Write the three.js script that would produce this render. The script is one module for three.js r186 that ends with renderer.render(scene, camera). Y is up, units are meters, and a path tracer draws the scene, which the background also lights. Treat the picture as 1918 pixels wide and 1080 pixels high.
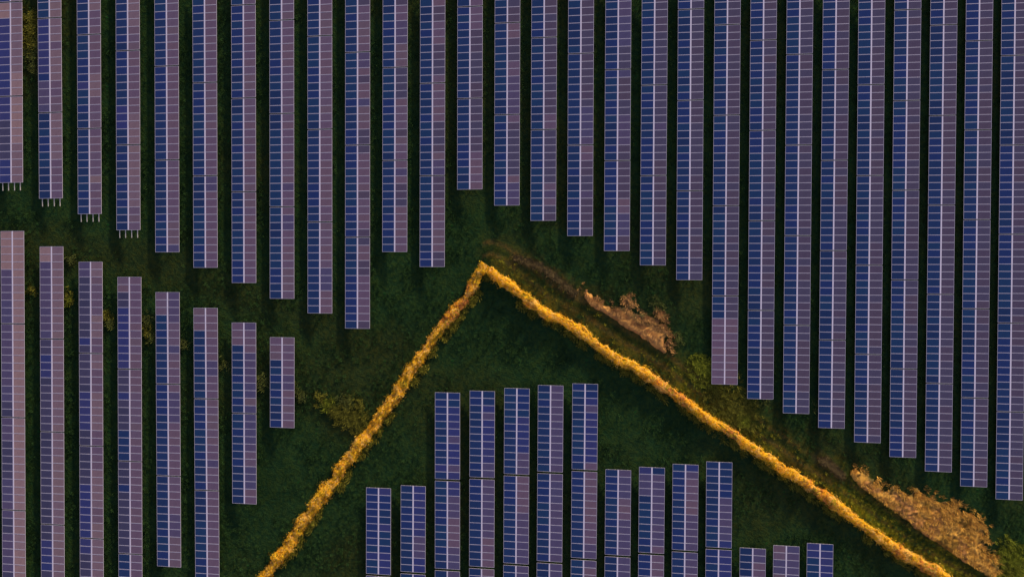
import * as THREE from 'three';
import { mergeGeometries } from 'three/addons/utils/BufferGeometryUtils.js';

// ---------------------------------------------------------------- camera, sky, sun, exposure
const scene = new THREE.Scene();
const camera = new THREE.PerspectiveCamera(31.806, 1024 / 576, 1, 4000);
camera.position.set(0, 135, 0);
camera.up.set(0, 0, -1);
camera.lookAt(7.0, 0, 1.6);

const SUN_ELEVATION = 14 * Math.PI / 180, SUN_TURN = 30 * Math.PI / 180;
const sunDir = new THREE.Vector3(Math.cos(SUN_ELEVATION) * Math.sin(SUN_TURN), Math.sin(SUN_ELEVATION), -Math.cos(SUN_ELEVATION) * Math.cos(SUN_TURN));

{ // dusk sky: blue overhead, rose towards the horizon, a broad warm glow on the sun's side
  const w = 512, h = 256, data = new Float32Array(w * h * 4), d = new THREE.Vector3();
  const mix = (a, b, t) => a + (b - a) * t;
  for (let j = 0; j < h; j++) for (let i = 0; i < w; i++) {
    const phi = (i + 0.5) / w * Math.PI * 2 - Math.PI, el = (j + 0.5) / h * Math.PI - Math.PI / 2;
    d.set(Math.cos(el) * Math.cos(phi), Math.sin(el), Math.cos(el) * Math.sin(phi));
    const t = Math.pow(1 - Math.max(0, d.y), 2.2);
    const glow = Math.exp(-Math.pow(Math.acos(Math.min(1, d.dot(sunDir))) / 0.45, 2));
    const k = (j * w + i) * 4;
    if (d.y > 0) {
      data[k] = mix(0.23, 0.42, t) + 0.9 * glow; data[k + 1] = mix(0.25, 0.30, t) + 0.5 * glow; data[k + 2] = mix(0.40, 0.37, t) + 0.2 * glow;
    } else { data[k] = 0.02; data[k + 1] = 0.025; data[k + 2] = 0.015; }
    data[k + 3] = 1;
  }
  const sky = new THREE.DataTexture(data, w, h, THREE.RGBAFormat, THREE.FloatType);
  sky.mapping = THREE.EquirectangularReflectionMapping; sky.colorSpace = THREE.LinearSRGBColorSpace;
  sky.magFilter = THREE.LinearFilter; sky.minFilter = THREE.LinearFilter; sky.needsUpdate = true;
  scene.background = sky; scene.environment = sky;
}
const sun = new THREE.DirectionalLight(new THREE.Color().setRGB(1.0, 0.78, 0.5), 4.9);
sun.position.copy(sunDir).multiplyScalar(220).add(new THREE.Vector3(8, 0, 2));
sun.target.position.set(8, 0, 2);
sun.castShadow = true; sun.shadow.radius = 7;
sun.shadow.mapSize.set(4096, 4096);
Object.assign(sun.shadow.camera, { left: -90, right: 90, top: 70, bottom: -70, near: 1, far: 500 });
scene.add(sun, sun.target);

const renderer = new THREE.WebGLRenderer({ antialias: true });
renderer.toneMapping = THREE.LinearToneMapping;
renderer.toneMappingExposure = 1.25;
renderer.shadowMap.enabled = true;
renderer.setSize(1024, 576);

// ---------------------------------------------------------------- helpers
let seed = 20240611;
function rnd() { seed = (seed + 0x6D2B79F5) | 0; let t = Math.imul(seed ^ (seed >>> 15), 1 | seed); t = (t + Math.imul(t ^ (t >>> 7), 61 | t)) ^ t; return ((t ^ (t >>> 14)) >>> 0) / 4294967296; }
const rr = (a, b) => a + (b - a) * rnd();
const pick = a => a[Math.floor(rnd() * a.length)];
const clamp = (v, a = 0, b = 1) => Math.min(b, Math.max(a, v));
const sstep = (a, b, v) => { const t = clamp((v - a) / (b - a)); return t * t * (3 - 2 * t); };
function hash(i, j, s) { let h = Math.imul(i, 374761393) ^ Math.imul(j, 668265263) ^ Math.imul(s, 2147483647 - 58); h = Math.imul(h ^ (h >>> 13), 1274126177); return ((h ^ (h >>> 16)) >>> 0) / 4294967296; }
function noise(x, z, s = 1) {
  const i = Math.floor(x), j = Math.floor(z), u = x - i, v = z - j, a = u * u * (3 - 2 * u), b = v * v * (3 - 2 * v);
  const p = hash(i, j, s), q = hash(i + 1, j, s), r = hash(i, j + 1, s), t = hash(i + 1, j + 1, s);
  return p + (q - p) * a + (r - p) * b + (p - q - r + t) * a * b;
}
function fbm(x, z, s = 1, o = 4) { let v = 0, a = 0.5, n = 0; for (let k = 0; k < o; k++) { v += a * noise(x, z, s + k * 17); n += a; a *= 0.5; x = x * 2.03 + 3.1; z = z * 2.03 + 1.7; } return v / n; }
function segDist(px, pz, ax, az, bx, bz) { const dx = bx - ax, dz = bz - az, t = clamp(((px - ax) * dx + (pz - az) * dz) / (dx * dx + dz * dz)); return Math.hypot(px - ax - t * dx, pz - az - t * dz); }
function lineDist(x, z, line) { let d = 1e9; for (let i = 0; i + 1 < line.length; i++) d = Math.min(d, segDist(x, z, line[i][0], line[i][1], line[i + 1][0], line[i + 1][1])); return d; }
function inside(x, z, poly) { let c = false; for (let i = 0, j = poly.length - 1; i < poly.length; j = i++) { const [xi, zi] = poly[i], [xj, zj] = poly[j]; if ((zi > z) !== (zj > z) && x < (xj - xi) * (z - zi) / (zj - zi) + xi) c = !c; } return c; }
const used = {};
function numbered(n) { const k = used[n] = (used[n] ?? -1) + 1; return k ? n + '_' + String(k).padStart(3, '0') : n; }
function shade(o) { o.castShadow = true; o.receiveShadow = true; return o; }
function mesh(name, g, m, parent) { const o = shade(new THREE.Mesh(g, m)); o.name = name; parent.add(o); return o; }
const lin = (r, g, b) => new THREE.Color().setRGB(r, g, b);

// ---------------------------------------------------------------- places on the ground (metres; x across the rows, z along them)
const hedgePlain = [[3.35, -1.46], [2.21, 0.17], [1.36, 1.94], [0.09, 3.71], [-1.4, 5.48], [-2.74, 7.39], [-4.43, 9.5], [-5.7, 11.48], [-6.97, 13.17], [-8.1, 15.36], [-9.51, 17.26], [-10.92, 19.09], [-12.25, 20.98], [-13.8, 22.95], [-15.2, 24.91], [-16.61, 27.09], [-18.29, 29.19], [-19.55, 30.94], [-20.81, 32.69], [-22.07, 34.65], [-23.47, 36.61], [-25.0, 38.63], [-26.19, 40.59], [-27.45, 42.47]];
const hedgeBank = [[4.05, -0.82], [5.26, 0.1], [6.68, 1.24], [8.1, 2.3], [9.88, 3.87], [11.09, 4.79], [13.09, 5.44], [15.59, 6.94], [17.74, 8.73], [21.12, 11.03], [23.14, 12.11], [26.38, 14.06], [28.56, 15.72], [31.24, 17.53], [33.05, 18.98], [35.82, 20.58], [37.64, 21.89], [40.35, 23.79], [41.67, 24.53], [45.34, 27.09], [49.02, 29.67], [52.71, 32.25], [56.41, 34.98], [60.13, 37.58], [63.86, 39.75], [65.73, 40.95], [68.35, 42.74], [70.6, 44.32]];
const bankSmall = [[16.49, 2.67], [17.78, 4.1], [19.58, 5.18], [21.38, 6.4], [23.18, 7.48], [25.35, 8.92], [26.58, 9.85], [27.52, 10.5], [28.1, 10.29], [27.88, 9.36], [28.39, 8.78], [27.81, 6.99], [27.44, 5.77], [27.15, 5.05], [25.85, 5.33], [24.26, 5.33], [23.54, 4.68], [23.18, 3.75], [22.67, 2.75], [22.09, 3.18], [21.38, 4.18], [20.66, 4.61], [20.15, 4.11], [19.58, 3.53], [18.5, 3.25], [17.78, 2.17], [16.84, 1.6]];
const bankLarge = [[52.91, 26.56], [53.51, 27.72], [54.99, 29.19], [56.85, 30.52], [58.71, 31.86], [60.94, 33.42], [62.81, 34.9], [65.06, 36.46], [67.68, 38.26], [69.93, 39.75], [72.19, 41.11], [74.15, 42.31], [73.68, 40.03], [73.37, 38.04], [72.17, 38.39], [71.87, 37.44], [72.23, 35.24], [72.15, 34.14], [71.39, 33.4], [70.27, 32.73], [68.77, 32.05], [68.01, 31.16], [66.89, 31.3], [65.4, 30.77], [64.28, 29.81], [62.78, 29.21], [62.04, 29.56], [60.93, 29.77], [59.44, 29.1], [57.96, 29.15], [57.21, 28.34], [56.47, 28.12], [55.35, 26.65], [54.24, 26.35]];
const tailSmall = [[7.43, -2.54], [9.22, -1.82], [11.0, -1.25], [12.44, -0.18], [13.87, 1.03], [15.53, 2.32]];
const tailLarge = [[49.11, 24.94], [50.14, 25.39], [51.11, 26.2], [52.07, 27.3]];
const aisle = [[-70, -7], [-59.7, -4.3], [-46, -2.6], [-31, 1.6], [-15.6, 7.2], [-9, 9.5]];
// rows of tables: name, x at z = 0, drift per metre, ends of the tables along the row
const ROWS = [
  ["C0", -57.892, -0.00162, [-47.448, -35.36, -23.245, -11.034]],
  ["C1", -52.84, 0.00231, [-45.517, -33.367, -21.19, -9.02]],
  ["C2", -47.945, -0.00013, [-43.408, -31.298, -19.161, -7.032]],
  ["C3", -43.029, -0.00111, [-41.461, -29.288, -17.088, -4.965]],
  ["C4", -38.049, -0.00033, [-39.505, -27.338, -15.145, -3.099]],
  ["C5", -33.154, -0.0001, [-37.332, -25.241, -13.124, -1.085]],
  ["C6", -28.187, -0.00077, [-47.486, -35.393, -23.274, -11.059, 0.903]],
  ["C7", -23.265, -0.00134, [-45.636, -33.481, -21.299, -9.126, 2.969]],
  ["C8", -18.338, -0.00181, [-43.673, -31.49, -19.28, -7.149, 4.903]],
  ["C9", -13.425, -0.0022, [-41.562, -29.42, -17.252, -5.163, 6.916]],
  ["C10", -8.559, -0.00347, [-39.65, -27.481, -15.286, -3.17]],
  ["C11", -3.625, -0.00293, [-37.605, -25.464, -13.297, -1.203]],
  ["C12", 1.326, -0.0019, [-47.651, -35.592, -23.508, -11.434]],
  ["C13", 6.226, -0.00331, [-45.602, -33.515, -21.404, -9.337]],
  ["C14", 11.064, -0.00448, [-43.788, -31.64, -19.466, -7.337]],
  ["C15", 15.991, -0.00374, [-41.686, -29.58, -17.45, -5.329]],
  ["C16", 20.928, -0.00519, [-39.575, -27.513, -15.425, -3.348]],
  ["C17", 25.783, -0.00594, [-37.525, -25.506, -13.463, -1.43]],
  ["C18", 30.715, -0.00464, [-47.734, -35.643, -23.527, -11.457, 0.531]],
  ["C19", 35.619, -0.00555, [-45.695, -33.648, -21.576, -9.479, 2.608, 14.539]],
  ["C20", 40.51, -0.00585, [-43.682, -31.643, -19.58, -7.492, 4.549, 16.543]],
  ["C21", 45.428, -0.00644, [-41.946, -29.809, -17.648, -5.497, 6.571, 18.519]],
  ["C22", 50.331, -0.00791, [-39.988, -27.824, -15.636, -3.494, 8.565, 20.539]],
  ["C23", 55.279, -0.00619, [-38.021, -25.831, -13.615, -1.519, 10.53, 22.531]],
  ["C24", 60.209, -0.00693, [-48.167, -35.975, -23.757, -11.659, 0.465, 12.504, 24.568]],
  ["C25", 65.19, -0.00731, [-46.176, -33.992, -21.783, -9.658, 2.42, 14.522, 26.576]],
  ["C26", 70.138, -0.00708, [-43.96, -31.929, -19.873, -7.721, 4.383, 16.512, 28.665]],
  ["C27", 75.114, -0.00661, [-42.131, -30.001, -17.847, -5.74, 6.354, 18.437, 30.507]],
  ["L0", -57.774, -0.00082, [-5.936, 6.106, 18.243, 30.268, 42.389]],
  ["L1", -52.825, -0.00133, [-3.944, 8.091, 20.152, 32.205, 44.318]],
  ["L2", -47.869, -0.0011, [-1.979, 9.98, 22.034, 34.08, 46.116]],
  ["L3", -42.926, -0.00091, [-0.005, 12.051, 24.064, 36.172, 48.306]],
  ["L4", -38.054, 0.00175, [1.978, 14.026, 26.032, 37.993]],
  ["L5", -33.185, 0.0033, [4.038, 15.975, 27.972, 39.961]],
  ["L6", -28.219, -0.00021, [5.968, 17.931, 29.85]],
  ["L7", -23.244, -0.00266, [7.905, 19.896]],
  ["M0", -10.628, -0.00303, [27.759, 39.461, 51.187]],
  ["M1", -6.037, -0.00403, [27.525, 39.247, 50.994]],
  ["M2", -1.589, -0.00147, [15.217, 26.971, 38.89, 50.693]],
  ["M3", 3.055, -0.00391, [15.032, 26.77, 38.674, 50.461]],
  ["M4", 7.686, -0.00558, [14.704, 26.391, 38.315, 50.049]],
  ["M5", 12.195, -0.0065, [14.338, 26.116, 38.096, 49.921]],
  ["M6", 16.838, -0.00812, [14.15, 25.877, 37.734, 49.507]],
  ["M7", 21.369, -0.00743, [25.672, 37.37, 49.092]],
  ["M8", 25.933, -0.00807, [25.394, 37.148, 48.926]],
  ["M9", 30.462, -0.00744, [25.044, 36.854, 48.687]],
  ["M10", 34.997, -0.00569, [24.765, 36.559, 48.376]],
  ["M11", 39.761, -0.0085, [36.443, 48.316]],
  ["M12", 44.358, -0.0085, [36.182, 48.075]],
  ["M13", 48.99, -0.0085, [35.957, 47.869]],
];

// ---------------------------------------------------------------- ground
const bankSide = (x, z) => { // signed distance from the hedge along the banks, positive on the banks' side
  const d = lineDist(x, z, hedgeBank); return (z - (-3.4 + 0.672 * x)) < 0 ? d : -d;
};
{
  const axis = (half, fine, n) => { const a = []; for (let i = -n; i <= n; i++) { const t = i / n; a.push(Math.abs(t) < 0.86 ? t / 0.86 * half : Math.sign(t) * (half + Math.pow((Math.abs(t) - 0.86) / 0.14, 3) * fine)); } return a; };
  const X = axis(90, 1200, 330).map(v => v + 8), Z = axis(56, 1200, 210).map(v => v + 3);
  const pos = [], col = [], uv = [], idx = [];
  for (const z of Z) for (const x of X) {
    const r = 0.06 * (fbm(x * 0.35, z * 0.35, 3) - 0.5);
    pos.push(x, r, z); uv.push(x / 9, z / 9);
    const broad = fbm(x * 0.07, z * 0.07, 11), mid = fbm(x * 0.45, z * 0.45, 23);
    let c = [0.022 + 0.014 * (mid - 0.4), 0.056 + 0.030 * (mid - 0.4), 0.024 + 0.008 * (mid - 0.4)];
    const to = (k, q) => { k = clamp(k); for (let i = 0; i < 3; i++) c[i] += (q[i] - c[i]) * k; };
    to(sstep(0.45, 0.75, broad) * 0.8, [0.036, 0.055, 0.021]);
    to(sstep(4.5, 0.5, lineDist(x, z, aisle) + 3 * (mid - 0.5)) * 0.75, [0.035, 0.054, 0.021]);
    const s = bankSide(x, z);
    if (s > 0) {
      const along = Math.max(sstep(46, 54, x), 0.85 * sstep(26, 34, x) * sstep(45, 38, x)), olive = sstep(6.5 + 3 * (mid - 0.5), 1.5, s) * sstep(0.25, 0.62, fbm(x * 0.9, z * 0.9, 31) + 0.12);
      to(olive * (0.7 + 0.25 * along) * sstep(1, 7, x), [0.14 + 0.12 * along, 0.125 + 0.135 * along, 0.02]);  // olive grass band, brightened in the colour to stand for sunlight
      to(sstep(9, 4, s) * sstep(0.5, 0.62, fbm(x * 0.5, z * 0.5, 41)) * 0.6 * sstep(4, 16, x), [0.05, 0.042, 0.014]);
    }
    if (s > 0 && x > 3) { // two worn wheel ruts running beside the hedge
      const rut = Math.max(sstep(0.42, 0.12, Math.abs(s - 2.1 - 0.4 * (noise(x * 0.2, 3, 5) - 0.5))), sstep(0.42, 0.12, Math.abs(s - 3.7 - 0.4 * (noise(x * 0.2, 3, 5) - 0.5))));
      to(rut * sstep(0.3, 0.6, fbm(x * 0.6, z * 0.6, 61) + 0.12) * 0.85, [0.125, 0.095, 0.035]);
      to(sstep(0.5, 0.15, Math.abs(s - 2.9 - 0.4 * (noise(x * 0.2, 3, 5) - 0.5))) * 0.7, [0.026, 0.052, 0.018]);
    }
    const dry = Math.min(lineDist(x, z, tailSmall), lineDist(x, z, tailLarge));
    to(sstep(1.5, 0.2, dry + 1.6 * (fbm(x * 1.1, z * 1.1, 67) - 0.5)) * 0.6, [0.115, 0.085, 0.04]);
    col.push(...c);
  }
  const nx = X.length;
  for (let j = 0; j + 1 < Z.length; j++) for (let i = 0; i + 1 < nx; i++) { const a = j * nx + i; idx.push(a, a + nx, a + 1, a + 1, a + nx, a + nx + 1); }
  const g = new THREE.BufferGeometry();
  g.setAttribute('position', new THREE.Float32BufferAttribute(pos, 3));
  g.setAttribute('color', new THREE.Float32BufferAttribute(col, 3));
  g.setAttribute('uv', new THREE.Float32BufferAttribute(uv, 2));
  g.setIndex(idx); g.computeVertexNormals();
  const n = 512, px = new Uint8Array(n * n * 4), bp = new Uint8Array(n * n * 4);
  const tile = (x, z, f, s) => { // noise that repeats over the tile
    const wx = x * f, wz = z * f, i = Math.floor(wx), j = Math.floor(wz), u = wx - i, v = wz - j, m = q => ((q % f) + f) % f;
    const p = hash(m(i), m(j), s), q = hash(m(i + 1), m(j), s), r = hash(m(i), m(j + 1), s), t = hash(m(i + 1), m(j + 1), s);
    const a = u * u * (3 - 2 * u), b = v * v * (3 - 2 * v); return p + (q - p) * a + (r - p) * b + (p - q - r + t) * a * b;
  };
  for (let j = 0; j < n; j++) for (let i = 0; i < n; i++) {
    const x = i / n, z = j / n, a = tile(x, z, 8, 5), b = tile(x, z, 32, 6), c = tile(x, z, 128, 7), k = (j * n + i) * 4;
    const v = 0.25 * a + 0.35 * b + 0.4 * c, w = 150 + 105 * v;
    px[k] = w * (0.9 + 0.2 * b); px[k + 1] = w; px[k + 2] = w * (1.02 - 0.2 * b); px[k + 3] = 255;
    bp[k] = bp[k + 1] = bp[k + 2] = 255 * v; bp[k + 3] = 255;
  }
  const tex = (d, srgb) => { const t = new THREE.DataTexture(d, n, n); t.wrapS = t.wrapT = THREE.RepeatWrapping; t.magFilter = THREE.LinearFilter; t.minFilter = THREE.LinearMipmapLinearFilter; t.generateMipmaps = true; if (srgb) t.colorSpace = THREE.SRGBColorSpace; t.needsUpdate = true; return t; };
  const m = new THREE.MeshPhysicalMaterial({ vertexColors: true, map: tex(px, true), bumpMap: tex(bp), bumpScale: 0.12, roughness: 1, specularIntensity: 0 });
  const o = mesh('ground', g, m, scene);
  o.userData = { kind: 'structure', label: 'dark green meadow ground under and between the solar rows' };
}

// ---------------------------------------------------------------- banks of bare tan earth with a steep face towards the hedge
function earthBank(poly, label, tall) {
  const xs = poly.map(p => p[0]), zs = poly.map(p => p[1]), x0 = Math.min(...xs) - 0.6, x1 = Math.max(...xs) + 0.6, z0 = Math.min(...zs) - 0.6, z1 = Math.max(...zs) + 0.6, st = 0.14;
  const nx = Math.ceil((x1 - x0) / st), nz = Math.ceil((z1 - z0) / st), id = new Map(), pos = [], col = [], uv = [], idx = [];
  const face = poly.slice(0, poly === bankSmall ? 8 : 12), ring = [...poly, poly[0]];
  const high = (x, z) => {
    const d = (inside(x, z, poly) ? 1 : -1) * lineDist(x, z, ring) + (0.5 + 1.9 * sstep(0.5, 1.8, lineDist(x, z, face))) * (fbm(x * 1.3, z * 1.3, 51) - 0.5), s = lineDist(x, z, face);
    const wx = x + 0.9 * (noise(x * 1.1, z * 1.1, 63) - 0.5), wz = z + 0.9 * (noise(x * 1.1, z * 1.1, 65) - 0.5);
    const lumps = Math.pow(clamp(Math.abs(fbm(wx * 1.3, wz * 1.3, 61, 3) - 0.5) * 3.2), 0.8) * 0.22 + fbm(wx * 2.4, wz * 2.4, 71, 3) * 0.42 + noise(wx * 3.3, wz * 3.3, 75) * 0.28;
    const body = tall * sstep(5.5, 0.3, s) + lumps * 0.75;
    return d > -0.5 ? body * sstep(-0.05, 0.5, d) - 0.12 : -0.3;
  };
  const vert = (i, j) => {
    const key = i * 4096 + j; if (id.has(key)) return id.get(key);
    const x = x0 + i * st, z = z0 + j * st, k = pos.length / 3; pos.push(x, high(x, z), z); uv.push(x / 2, z / 2);
    const a = fbm(x * 0.8, z * 0.8, 81), b = fbm(x * 2.6, z * 2.6, 91), e = fbm(x * 0.35, z * 0.35, 97);
    let c = [0.57 + 0.45 * (b - 0.5), 0.32 + 0.27 * (b - 0.5), 0.066 + 0.08 * (b - 0.5)];
    const to = (t, q) => { for (let n = 0; n < 3; n++) c[n] += (q[n] - c[n]) * clamp(t); };
    to(sstep(0.52, 0.68, e) * 0.7, [0.37, 0.17, 0.07]);
    to(sstep(0.55, 0.66, a) * 0.8, [0.19, 0.11, 0.02]);
    to(sstep(0.56, 0.66, b) * 0.75, [0.09, 0.06, 0.018]);
    if (poly === bankSmall) { to(0.45, [0.40, 0.19, 0.09]); to(sstep(0.9, 2.6, lineDist(x, z, face) + 2.4 * (a - 0.5)) * 0.8, [0.085, 0.065, 0.028]); }
    const s = lineDist(x, z, face), dd = lineDist(x, z, ring);
    to(sstep(0.9, 0.1, dd + 1.1 * (fbm(x * 1.7, z * 1.7, 99) - 0.5)) * sstep(0.8, 1.8, s) * 0.85, [0.05, 0.055, 0.025]);
    col.push(...c); id.set(key, k); return k;
  };
  for (let i = 0; i < nx; i++) for (let j = 0; j < nz; j++) {
    const x = x0 + (i + 0.5) * st, z = z0 + (j + 0.5) * st;
    if (!inside(x, z, poly) && lineDist(x, z, ring) > 0.5) continue;
    const a = vert(i, j), b = vert(i + 1, j), c = vert(i, j + 1), d = vert(i + 1, j + 1); idx.push(a, c, b, b, c, d);
  }
  const g = new THREE.BufferGeometry();
  g.setAttribute('position', new THREE.Float32BufferAttribute(pos, 3)); g.setAttribute('color', new THREE.Float32BufferAttribute(col, 3)); g.setAttribute('uv', new THREE.Float32BufferAttribute(uv, 2));
  g.setIndex(idx); g.computeVertexNormals();
  const o = mesh(numbered('earth_bank'), g, new THREE.MeshPhysicalMaterial({ vertexColors: true, roughness: 1, specularIntensity: 0, side: THREE.DoubleSide }), scene);
  o.userData = { kind: 'structure', label, category: 'earth bank' };
}
earthBank(bankSmall, 'smaller bank of bare reddish tan earth near the hedge corner', 0.18);
earthBank(bankLarge, 'larger bank of bare sandy tan earth with a green grass patch tinted as sunlit beside it', 0.2);

// ---------------------------------------------------------------- solar tables
const TILT = 14.5 * Math.PI / 180, LOW = 0.6, MODULE = 1.65, ROWPITCH = 1.0, MID = LOW + Math.sin(TILT) * 1.68;
const cellMap = (() => {
  const c = document.createElement('canvas'); c.width = 320; c.height = 192; const q = c.getContext('2d');
  q.fillStyle = '#d8d8e0'; q.fillRect(0, 0, 320, 192);
  for (let i = 0; i < 10; i++) for (let j = 0; j < 6; j++) { const v = 236 + Math.floor(rnd() * 18); q.fillStyle = `rgb(${v},${v},${v})`; q.fillRect(i * 32 + 1, j * 32 + 1, 30, 30); }
  q.fillStyle = 'rgba(205,205,215,1)'; for (let j = 0; j < 6; j++) for (const k of [8, 16, 24]) q.fillRect(0, j * 32 + k, 320, 1);
  const t = new THREE.CanvasTexture(c); t.colorSpace = THREE.SRGBColorSpace; return t;
})();
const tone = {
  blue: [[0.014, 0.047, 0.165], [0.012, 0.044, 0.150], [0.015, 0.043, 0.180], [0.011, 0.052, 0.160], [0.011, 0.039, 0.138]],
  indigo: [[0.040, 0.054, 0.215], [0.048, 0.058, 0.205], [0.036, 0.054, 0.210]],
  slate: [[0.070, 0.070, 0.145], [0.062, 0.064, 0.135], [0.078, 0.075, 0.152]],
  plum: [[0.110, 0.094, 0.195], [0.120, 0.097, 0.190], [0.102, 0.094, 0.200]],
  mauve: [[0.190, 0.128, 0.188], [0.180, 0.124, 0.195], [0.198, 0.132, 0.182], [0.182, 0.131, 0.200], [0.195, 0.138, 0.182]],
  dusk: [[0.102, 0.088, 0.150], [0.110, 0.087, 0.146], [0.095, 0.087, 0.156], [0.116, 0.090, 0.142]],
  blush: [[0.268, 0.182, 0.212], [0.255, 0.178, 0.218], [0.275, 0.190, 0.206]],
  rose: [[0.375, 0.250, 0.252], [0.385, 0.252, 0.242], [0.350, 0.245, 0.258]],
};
const glass = {};
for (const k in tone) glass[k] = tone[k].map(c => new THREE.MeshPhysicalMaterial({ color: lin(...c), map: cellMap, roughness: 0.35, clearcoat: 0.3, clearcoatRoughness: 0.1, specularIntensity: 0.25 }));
const aluminium = new THREE.MeshStandardMaterial({ color: lin(0.62, 0.60, 0.68), roughness: 0.5, metalness: 0.25 });
const brightAlloy = new THREE.MeshStandardMaterial({ color: lin(0.76, 0.73, 0.83), roughness: 0.45, metalness: 0.15 });
const galvanised = new THREE.MeshStandardMaterial({ color: lin(0.52, 0.52, 0.50), roughness: 0.55, metalness: 0.3 });
const laminate = new THREE.BoxGeometry(MODULE - 0.05, 0.012, 0.94);
const panelFrame = (() => {
  const a = MODULE / 2, b = 0.492, w = 0.034, s = new THREE.Shape([[-a, -b], [a, -b], [a, b], [-a, b]].map(p => new THREE.Vector2(...p)));
  s.holes.push(new THREE.Path([[-a + w, -b + w], [-a + w, b - w], [a - w, b - w], [a - w, -b + w]].map(p => new THREE.Vector2(...p))));
  return new THREE.ExtrudeGeometry(s, { depth: 0.04, bevelEnabled: false }).rotateX(-Math.PI / 2).translate(0, -0.026, 0);
})();
const purlinGeo = new THREE.BoxGeometry(0.07, 0.09, 12.0), rafterGeo = new THREE.BoxGeometry(3.1, 0.1, 0.07), centreGeo = new THREE.BoxGeometry(0.18, 0.03, 12.0);
const postGeo = (h) => new THREE.CylinderGeometry(0.05, 0.05, h, 8).translate(0, h / 2, 0);
const frontPost = postGeo(LOW + 0.06 + 0.3), rearPost = postGeo(LOW + 0.56 + 0.3);
const ct = Math.cos(TILT), sn = Math.sin(TILT);
const onSlope = (o, along, off, z) => { o.position.set(along * ct - off * sn, MID + along * sn + off * ct, z); o.rotation.z = TILT; return o; };

// kind(side 0 low / 1 high, index of the module row) gives the module's tint, with sky reflection painted into the colour
function solarTable(rows, kind, id) {
  const t = new THREE.Group();
  for (let r = 0; r < rows; r++) for (const side of [0, 1]) {
    const tints = glass[kind(side, r)], at = noise(r * 0.3 + id * 5.3, side * 9 + id, 301) * 0.99;
    const p = mesh('solar_panel', laminate, tints[Math.floor(at * tints.length) % tints.length], t);
    onSlope(p, (side ? 1 : -1) * (MODULE / 2 + 0.055), 0, -5.5 + r * ROWPITCH);
    p.rotation.x = rr(-0.005, 0.005); p.rotation.z += rr(-0.006, 0.006);
    mesh('panel_frame', panelFrame, aluminium, p);
  }
  const c = mesh('centre_rail', centreGeo, brightAlloy, t); onSlope(c, 0, 0.003, rows === 12 ? 0 : -0.5); if (rows !== 12) c.scale.z = rows / 12;
  for (const a of [-1.28, -0.44, 0.44, 1.28]) onSlope(mesh('purlin', purlinGeo, galvanised, t), a, -0.075, 0);
  for (const z of [-4.6, -1.55, 1.55, 4.6]) {
    onSlope(mesh('rafter', rafterGeo, galvanised, t), 0, -0.175, z);
    mesh('post', frontPost, galvanised, t).position.set(-0.95, -0.3, z);
    mesh('post', rearPost, galvanised, t).position.set(0.95, -0.3, z);
  }
  return t;
}
const ORD = ['', 'first', 'second', 'third', 'fourth', 'fifth', 'sixth', 'seventh', 'eighth', 'ninth', 'tenth', 'eleventh', 'twelfth', 'thirteenth', 'fourteenth', 'fifteenth', 'sixteenth', 'seventeenth', 'eighteenth', 'nineteenth', 'twentieth', 'twenty-first', 'twenty-second', 'twenty-third', 'twenty-fourth'];
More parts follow.
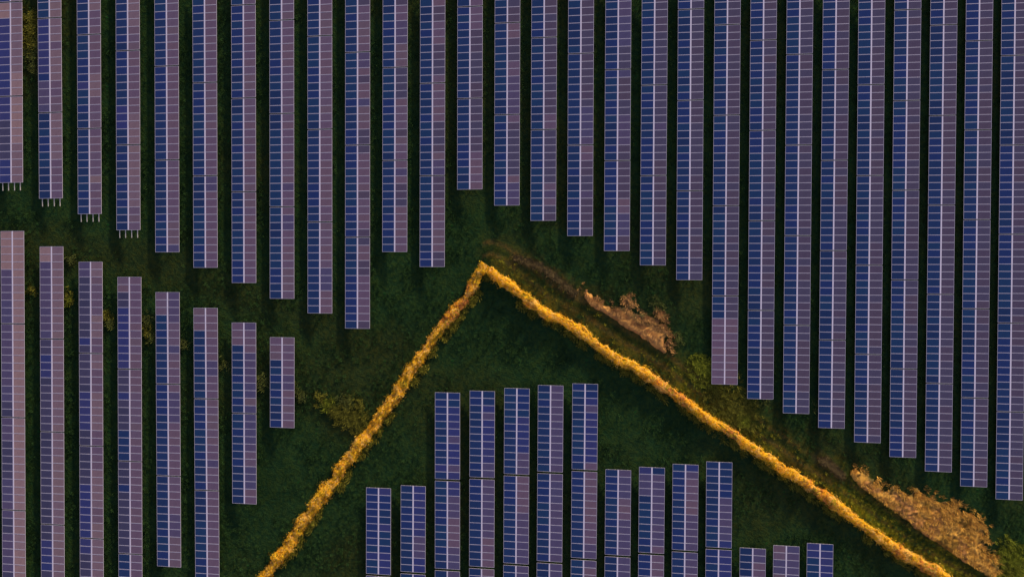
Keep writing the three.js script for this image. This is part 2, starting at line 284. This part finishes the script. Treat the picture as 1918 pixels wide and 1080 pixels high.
for (const [name, xAt, drift, ends] of ROWS) {
  const block = name[0], n = +name.slice(1), tables = ends.length - 1;
  for (let i = 0; i < tables; i++) {
    const gap = block === 'M' ? 0.26 : 0.13, za = ends[i], zb = ends[i + 1], zc = (za + zb) / 2, len = zb - za - gap;
    const fromEnd = tables - i, rows = block === 'C' && n < 4 && fromEnd === 1 ? 11 : 12;
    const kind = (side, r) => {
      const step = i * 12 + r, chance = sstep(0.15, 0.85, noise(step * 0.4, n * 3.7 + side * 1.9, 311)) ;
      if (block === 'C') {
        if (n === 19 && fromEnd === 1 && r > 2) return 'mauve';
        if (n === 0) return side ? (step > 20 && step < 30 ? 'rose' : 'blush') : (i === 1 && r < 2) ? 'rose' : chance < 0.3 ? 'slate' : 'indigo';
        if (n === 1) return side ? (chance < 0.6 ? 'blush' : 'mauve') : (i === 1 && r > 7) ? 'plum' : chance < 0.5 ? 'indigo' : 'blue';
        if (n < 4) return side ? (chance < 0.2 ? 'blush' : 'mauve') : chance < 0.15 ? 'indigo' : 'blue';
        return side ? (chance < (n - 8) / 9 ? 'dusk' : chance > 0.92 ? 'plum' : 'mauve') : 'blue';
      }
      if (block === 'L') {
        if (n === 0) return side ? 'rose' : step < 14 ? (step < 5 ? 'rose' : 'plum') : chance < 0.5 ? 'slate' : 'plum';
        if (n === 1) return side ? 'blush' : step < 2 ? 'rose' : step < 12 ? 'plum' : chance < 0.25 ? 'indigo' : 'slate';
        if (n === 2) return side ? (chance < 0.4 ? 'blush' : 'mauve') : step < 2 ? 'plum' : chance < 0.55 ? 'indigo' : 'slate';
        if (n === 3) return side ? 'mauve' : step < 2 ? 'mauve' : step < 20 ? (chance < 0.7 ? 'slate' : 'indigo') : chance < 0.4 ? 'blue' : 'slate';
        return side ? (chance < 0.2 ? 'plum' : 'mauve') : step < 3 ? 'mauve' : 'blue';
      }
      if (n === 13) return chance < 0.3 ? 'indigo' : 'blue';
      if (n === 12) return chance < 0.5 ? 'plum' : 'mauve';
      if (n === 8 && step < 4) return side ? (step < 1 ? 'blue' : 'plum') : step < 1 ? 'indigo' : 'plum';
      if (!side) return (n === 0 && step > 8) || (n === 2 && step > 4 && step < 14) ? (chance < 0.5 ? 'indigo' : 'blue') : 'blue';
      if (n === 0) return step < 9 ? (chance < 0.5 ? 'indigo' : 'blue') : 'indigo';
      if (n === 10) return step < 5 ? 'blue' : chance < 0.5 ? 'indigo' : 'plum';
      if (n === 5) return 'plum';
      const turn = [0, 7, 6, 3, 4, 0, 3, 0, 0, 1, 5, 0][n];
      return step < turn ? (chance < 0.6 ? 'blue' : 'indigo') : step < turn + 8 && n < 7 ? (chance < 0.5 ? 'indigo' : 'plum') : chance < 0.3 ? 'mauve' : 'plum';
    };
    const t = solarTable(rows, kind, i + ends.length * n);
    t.name = numbered('solar_table'); scene.add(t);
    t.position.set(xAt + drift * zc, 0, zc); t.rotation.y = Math.atan(drift); t.scale.z = len / 12;
    let label, group;
    if (block === 'C') {
      group = 'solar tables in the long rows outside the hedge corner';
      const row = n < 4 ? `${n === 3 ? 'bare-rail row next to the full rows' : ORD[4 - n] + ' bare-rail row from the full rows'}` : `${ORD[n - 3]} row past the bare-rail rows`;
      label = rows === 11 ? `solar table with four bare rails jutting out, ${row}`
        : n === 19 && fromEnd === 1 ? 'solar table whose end panels are mauve on both sides, beside tufts tinted as sunlit grass'
        : `solar table ${ORD[fromEnd]} from the open end, ${row}`;
    } else if (block === 'L') {
      group = 'solar tables in the short rows across the aisle from the bare rails';
      label = n === 7 ? 'lone solar table standing by itself between the aisle and the hedge' : `solar table ${ORD[i + 1]} from the aisle end, ${n === 6 ? 'row beside the lone table' : ORD[7 - n] + ' row from the lone table'}`;
    } else {
      group = 'solar tables inside the hedge corner';
      label = `solar table inside the hedge corner, ${ORD[i + 1]} table of ${ORD[n + 1]} row from the bankless hedge`;
    }
    t.userData = { label, category: 'solar table', group };
  }
}

// ---------------------------------------------------------------- golden hedges
const leafMat = new THREE.MeshPhysicalMaterial({ vertexColors: true, roughness: 1, side: THREE.DoubleSide, transmission: 0.15, thickness: 0, specularIntensity: 0 });
const barkMat = new THREE.MeshStandardMaterial({ color: lin(0.09, 0.06, 0.035), roughness: 1 });
// leaves of one shrub: the stretch s0..s1 of a hedge whose outline swells and shrinks along its length
function foliage(s0, s1, key, half, palette) {
  const pos = [], col = [], v = new THREE.Vector3(), n = new THREE.Vector3(), a = new THREE.Vector3(), b = new THREE.Vector3(), count = Math.round((s1 - s0) * 1300);
  for (let i = 0; i < count; i++) {
    const s = rr(s0 - 0.2, s1 + 0.2), th = rr(-0.15, Math.PI + 0.15), side = Math.cos(th) > 0 ? 1 : 2;
    const bump = 0.45 + 0.95 * fbm(s * 0.6, key + side * 7, 401, 3) + 0.6 * (noise(s * 1.7, th * 2.0 + key, 411) - 0.4) + 0.25 * (noise(s * 4.5, th * 4 + key, 421) - 0.5);
    const rad = bump * (rnd() < 0.07 ? rr(1, 1.45) : Math.pow(rnd(), 0.12));
    v.set(Math.cos(th) * half * rad, Math.max(0.04, 0.25 + Math.sin(th) * 0.85 * (0.75 + 0.25 * rad) * rad), s);
    n.set(Math.cos(th), Math.sin(th) * 0.9, 0).add(a.set(rr(-0.5, 0.5), rr(-0.4, 0.4), rr(-0.65, 0.65))).normalize();
    a.set(rr(-1, 1), rr(-1, 1), rr(-1, 1)).cross(n).normalize(); b.crossVectors(n, a);
    const q = rr(0.04, 0.10), w = q * 0.62;
    const P = [[-q, 0, 0], [0, -w, 0.18 * q], [q, 0, 0], [0, w, 0.18 * q]].map(([x, y, z]) => [v.x + a.x * x + b.x * y + n.x * z, v.y + a.y * x + b.y * y + n.y * z, v.z - s0 + a.z * x + b.z * y + n.z * z]);
    pos.push(...P[0], ...P[1], ...P[2], ...P[0], ...P[2], ...P[3]);
    const near = Math.floor(noise(s * 1.1, th * 0.8 + key, 431) * palette.length * 0.999), c = rnd() < 0.6 ? palette[near] : pick(palette), m = rr(0.86, 1.1);
    for (let k = 0; k < 6; k++) col.push(c[0] * m, c[1] * m, c[2] * m);
  }
  const g = new THREE.BufferGeometry(); g.setAttribute('position', new THREE.Float32BufferAttribute(pos, 3)); g.setAttribute('color', new THREE.Float32BufferAttribute(col, 3)); g.computeVertexNormals(); return g;
}
const stemGeo = (() => {
  const g = [new THREE.CylinderGeometry(0.03, 0.055, 0.7, 6).translate(0, 0.3, 0)];
  for (let i = 0; i < 5; i++) { const a = i * 1.3; g.push(new THREE.CylinderGeometry(0.012, 0.028, 0.8, 5).translate(0, 0.4, 0).rotateZ(0.6).rotateY(a).translate(0, 0.4, 0)); }
  return mergeGeometries(g);
})();
const gold = [0.92, 0.60, 0.03], amber = [0.92, 0.51, 0.035], straw = [0.92, 0.62, 0.16], oliveLeaf = [0.40, 0.33, 0.03], rust = [0.72, 0.30, 0.08];
const golden = [gold, amber, gold, straw, amber, gold, straw, amber, gold, oliveLeaf], ruddy = [amber, rust, amber, straw, oliveLeaf, rust];
function hedge(line, width, key, label, ruddyAt) {
  const o = new THREE.Group(); o.name = numbered('hedge'); scene.add(o); o.position.set(line[0][0], 0, line[0][1]);
  o.userData = { label, category: 'hedge', group: 'golden hedges meeting in a corner' };
  let run = 0;
  for (let i = 0; i + 1 < line.length; i++) {
    const [ax, az] = line[i], [bx, bz] = line[i + 1], L = Math.hypot(bx - ax, bz - az), n = Math.max(1, Math.round(L / 1.1));
    for (let k = 0; k < n; k++) {
      const f = k / n, x = ax + (bx - ax) * f, z = az + (bz - az) * f, s0 = run + L * f;
      const c = mesh('shrub', foliage(s0, s0 + L / n, key, width(z), ruddyAt(x, z) ? ruddy : golden), leafMat, o);
      c.position.set(x - line[0][0], -0.03, z - line[0][1]); c.rotation.y = Math.atan2(bx - ax, bz - az);
      const st = mesh('stem', stemGeo, barkMat, c); st.position.z = L / n / 2; st.rotation.y = rnd() * 6.283;
    }
    run += L;
  }
}
hedge(hedgePlain, z => 0.62 + 0.14 * sstep(8, 20, z), 3, 'golden hedge with no earth banks, running past the lone solar table', (x, z) => z < 6 && z > 0.5);
hedge(hedgeBank, z => 0.60 + 0.10 * sstep(15, 35, z), 40, 'golden hedge running along the tan earth banks', (x, z) => noise(x * 0.3, z * 0.3, 77) > 0.72);

// ---------------------------------------------------------------- grass, and tufts coloured as sunlit spots
const tuftGeo = (() => {
  const g = []; for (let i = 0; i < 9; i++) {
    const h = rr(0.12, 0.3), w = rr(0.012, 0.022), lean = rr(0.1, 0.9), b = new THREE.BufferGeometry();
    b.setAttribute('position', new THREE.Float32BufferAttribute([-w, 0, 0, w, 0, 0, w * 0.7, h * 0.6, h * lean * 0.4, -w, 0, 0, w * 0.7, h * 0.6, h * lean * 0.4, -w * 0.7, h * 0.6, h * lean * 0.4, -w * 0.7, h * 0.6, h * lean * 0.4, w * 0.7, h * 0.6, h * lean * 0.4, 0, h, h * lean], 3));
    b.rotateY(rnd() * 6.283).translate(rr(-0.1, 0.1), 0, rr(-0.1, 0.1)); g.push(b);
  }
  const m = mergeGeometries(g); m.computeVertexNormals(); return m;
})();
const bladeMat = new THREE.MeshPhysicalMaterial({ color: 0xffffff, roughness: 1, specularIntensity: 0, side: THREE.DoubleSide });
function scatter(name, label, spots) {
  const im = new THREE.InstancedMesh(tuftGeo, bladeMat, spots.length), m = new THREE.Matrix4(), q = new THREE.Quaternion(), Y = new THREE.Vector3(0, 1, 0);
  spots.forEach(([x, z, s, c, y = -0.03], i) => { m.compose(new THREE.Vector3(x, y, z), q.setFromAxisAngle(Y, rnd() * 6.283), new THREE.Vector3(s, s * rr(0.7, 1.2), s)); im.setMatrixAt(i, m); im.setColorAt(i, lin(...c)); });
  im.name = name; shade(im); im.userData = { kind: 'stuff', label, category: 'grass' }; scene.add(im);
}
{
  const s = [];
  for (let i = 0; i < 90000; i++) {
    const x = rr(-64, 82), z = rr(-40, 45), d = fbm(x * 0.3, z * 0.3, 201);
    if (rnd() > sstep(0.3, 0.7, d)) continue;
    const m = rr(0.6, 1.4); s.push([x, z, rr(0.7, 1.5), [0.024 * m, 0.058 * m, 0.019 * m]]);
  }
  scatter('meadow_grass', 'short dark green grass spread over the meadow', s);
}
{
  const s = [];
  for (let i = 0; i < 26000; i++) {
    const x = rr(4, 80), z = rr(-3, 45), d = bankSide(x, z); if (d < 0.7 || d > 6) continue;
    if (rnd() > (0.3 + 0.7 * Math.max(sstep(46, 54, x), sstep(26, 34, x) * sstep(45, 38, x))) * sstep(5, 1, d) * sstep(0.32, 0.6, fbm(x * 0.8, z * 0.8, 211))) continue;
    const m = rr(0.6, 1.3); s.push([x, z, rr(0.8, 1.5), [0.24 * m, 0.24 * m, 0.024 * m]]);  // raised olive colour stands in for sun on this grass
  }
  for (const [line, sgn] of [[hedgePlain, -1], [hedgeBank, 1]]) for (let i = 0; i + 1 < line.length; i++) {
    const [ax, az] = line[i], [bx, bz] = line[i + 1], L = Math.hypot(bx - ax, bz - az), ux = -(bz - az) / L * sgn, uz = (bx - ax) / L * sgn;
    for (let q = 0; q < L * 16; q++) { const f = rnd(), o = rr(0.5, 1.5), x = ax + (bx - ax) * f + ux * o, z = az + (bz - az) * f + uz * o; if (noise(x * 0.8, z * 0.8, 221) < 0.4) continue; const m = rr(0.6, 1.3); s.push([x, z, rr(1.2, 2.6), [0.17 * m, 0.17 * m, 0.025 * m]]); }
  }
  scatter('olive_grass', 'olive grass, partly tinted as sunlit, growing along the golden hedges and towards the earth banks', s);
}
{
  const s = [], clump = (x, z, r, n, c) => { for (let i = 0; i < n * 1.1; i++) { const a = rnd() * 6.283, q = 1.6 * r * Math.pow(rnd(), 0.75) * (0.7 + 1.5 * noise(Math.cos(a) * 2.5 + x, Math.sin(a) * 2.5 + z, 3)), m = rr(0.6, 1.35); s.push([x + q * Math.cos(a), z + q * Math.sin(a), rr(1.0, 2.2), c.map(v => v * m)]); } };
  const lime = [0.18, 0.22, 0.026], sunOlive = [0.14, 0.145, 0.025], pale = [0.095, 0.12, 0.035];  // yellow-green tints put sunlight into the tuft colour
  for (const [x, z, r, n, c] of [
    [32.3, 11.8, 0.8, 130, lime], [33.1, 13.1, 0.8, 110, lime], [33.6, 12.6, 0.7, 60, lime], [34.0, 15.0, 0.9, 60, sunOlive], [34.5, 14.0, 0.6, 70, lime],
    [36.5, 17.5, 1.6, 260, sunOlive], [38.2, 18.4, 1.2, 200, sunOlive], [37.6, 20.0, 1.4, 240, sunOlive], [35.0, 17.2, 1.4, 150, sunOlive], [38.4, 19.6, 0.5, 70, lime],
    [-18.4, 16.1, 0.4, 30, sunOlive], [-17.5, 16.8, 0.4, 50, lime], [-16.6, 17.6, 0.45, 60, sunOlive], [-15.8, 18.4, 0.45, 60, sunOlive], [-14.8, 19.1, 0.6, 80, sunOlive], [-15.2, 16.4, 0.5, 60, pale], [-14.4, 17.2, 0.7, 70, sunOlive], [-13.6, 18.2, 0.7, 90, sunOlive], [-13.4, 19.5, 0.7, 70, sunOlive],
    [75.3, 38.0, 1.0, 130, lime], [76.4, 39.2, 1.3, 220, lime], [75.4, 40.5, 1.2, 160, sunOlive], [77.2, 40.6, 1.2, 160, lime],
    [-55.7, -33.5, 0.6, 90, sunOlive], [-55.7, -32.0, 0.6, 90, sunOlive], [-55.6, -30.2, 0.6, 80, sunOlive], [-55.6, -28.6, 0.5, 60, pale], [-55.4, -27.4, 0.4, 40, pale],
    [-55.7, 1.6, 0.4, 22, sunOlive], [-51.1, 2.6, 0.4, 30, sunOlive], [-51.0, 3.2, 0.3, 18, lime], [-50.6, -2.2, 0.3, 30, pale], [-46.1, 5.1, 0.4, 40, sunOlive], [-45.8, 6.2, 0.3, 25, pale], [-41.0, 5.6, 0.4, 40, pale], [-41.1, 6.8, 0.45, 32, sunOlive], [-40.4, 8.0, 0.4, 30, pale], [-36.1, 8.9, 0.4, 30, pale], [-31.3, 11.8, 0.5, 35, pale], [-26.2, 13.3, 0.35, 30, pale], [-26.1, 14.4, 0.4, 35, pale], [-21.6, 15.0, 0.4, 30, pale], [-20.9, 15.8, 0.35, 40, pale],
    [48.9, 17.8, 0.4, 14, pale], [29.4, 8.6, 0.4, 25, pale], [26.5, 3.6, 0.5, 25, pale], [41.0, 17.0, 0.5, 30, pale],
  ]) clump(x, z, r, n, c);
  const straws = [], tan = [0.66, 0.39, 0.085];
  const streak = (x, z) => noise((x * 0.82 + z * 0.57) * 0.7, (z * 0.82 - x * 0.57) * 3.2, 501);
  for (const [poly, n] of [[bankSmall, 2600], [bankLarge, 6500]]) {
    const xs = poly.map(p => p[0]), zs = poly.map(p => p[1]);
    for (let i = 0; i < n * 3; i++) {
      const x = rr(Math.min(...xs) - 1.2, Math.max(...xs) + 1.2), z = rr(Math.min(...zs) - 1.2, Math.max(...zs) + 1.2), d = lineDist(x, z, [...poly, poly[0]]), face = poly.slice(0, poly === bankSmall ? 8 : 12);
      const isIn = inside(x, z, poly); if (!isIn && (d > 1.0 || rnd() > 0.35 * (1 - d) || lineDist(x, z, face) < 0.9)) continue;
      if (lineDist(x, z, face) < 0.4) continue;
      if (streak(x, z) < (isIn && d > 0.7 ? 0.62 : 0.45)) continue;
      const m = rr(0.55, 1.25); straws.push([x, z, rr(1.0, 2.2), poly === bankSmall ? [0.50 * m, 0.29 * m, 0.11 * m] : tan.map(v => v * m), isIn ? 0.12 : 0]);
    }
  }
  for (const line of [tailSmall, tailLarge]) for (let i = 0; i < 500; i++) {
    const k = Math.floor(rnd() * (line.length - 1)), f = rnd(), x = line[k][0] + (line[k + 1][0] - line[k][0]) * f + rr(-0.7, 0.7) * rnd(), z = line[k][1] + (line[k + 1][1] - line[k][1]) * f + rr(-0.6, 0.6) * rnd();
    const m = rr(0.4, 1); straws.push([x, z, rr(0.8, 1.8), [0.22 * m, 0.17 * m, 0.08 * m]]);
  }
  scatter('dry_grass', 'straw-coloured dry grass strewn over the tan earth banks', straws);
  scatter('sun_spot_tufts', 'yellow-green tufts standing in for sunlit grass beside the rows and the hedges', s);
}

renderer.render(scene, camera);
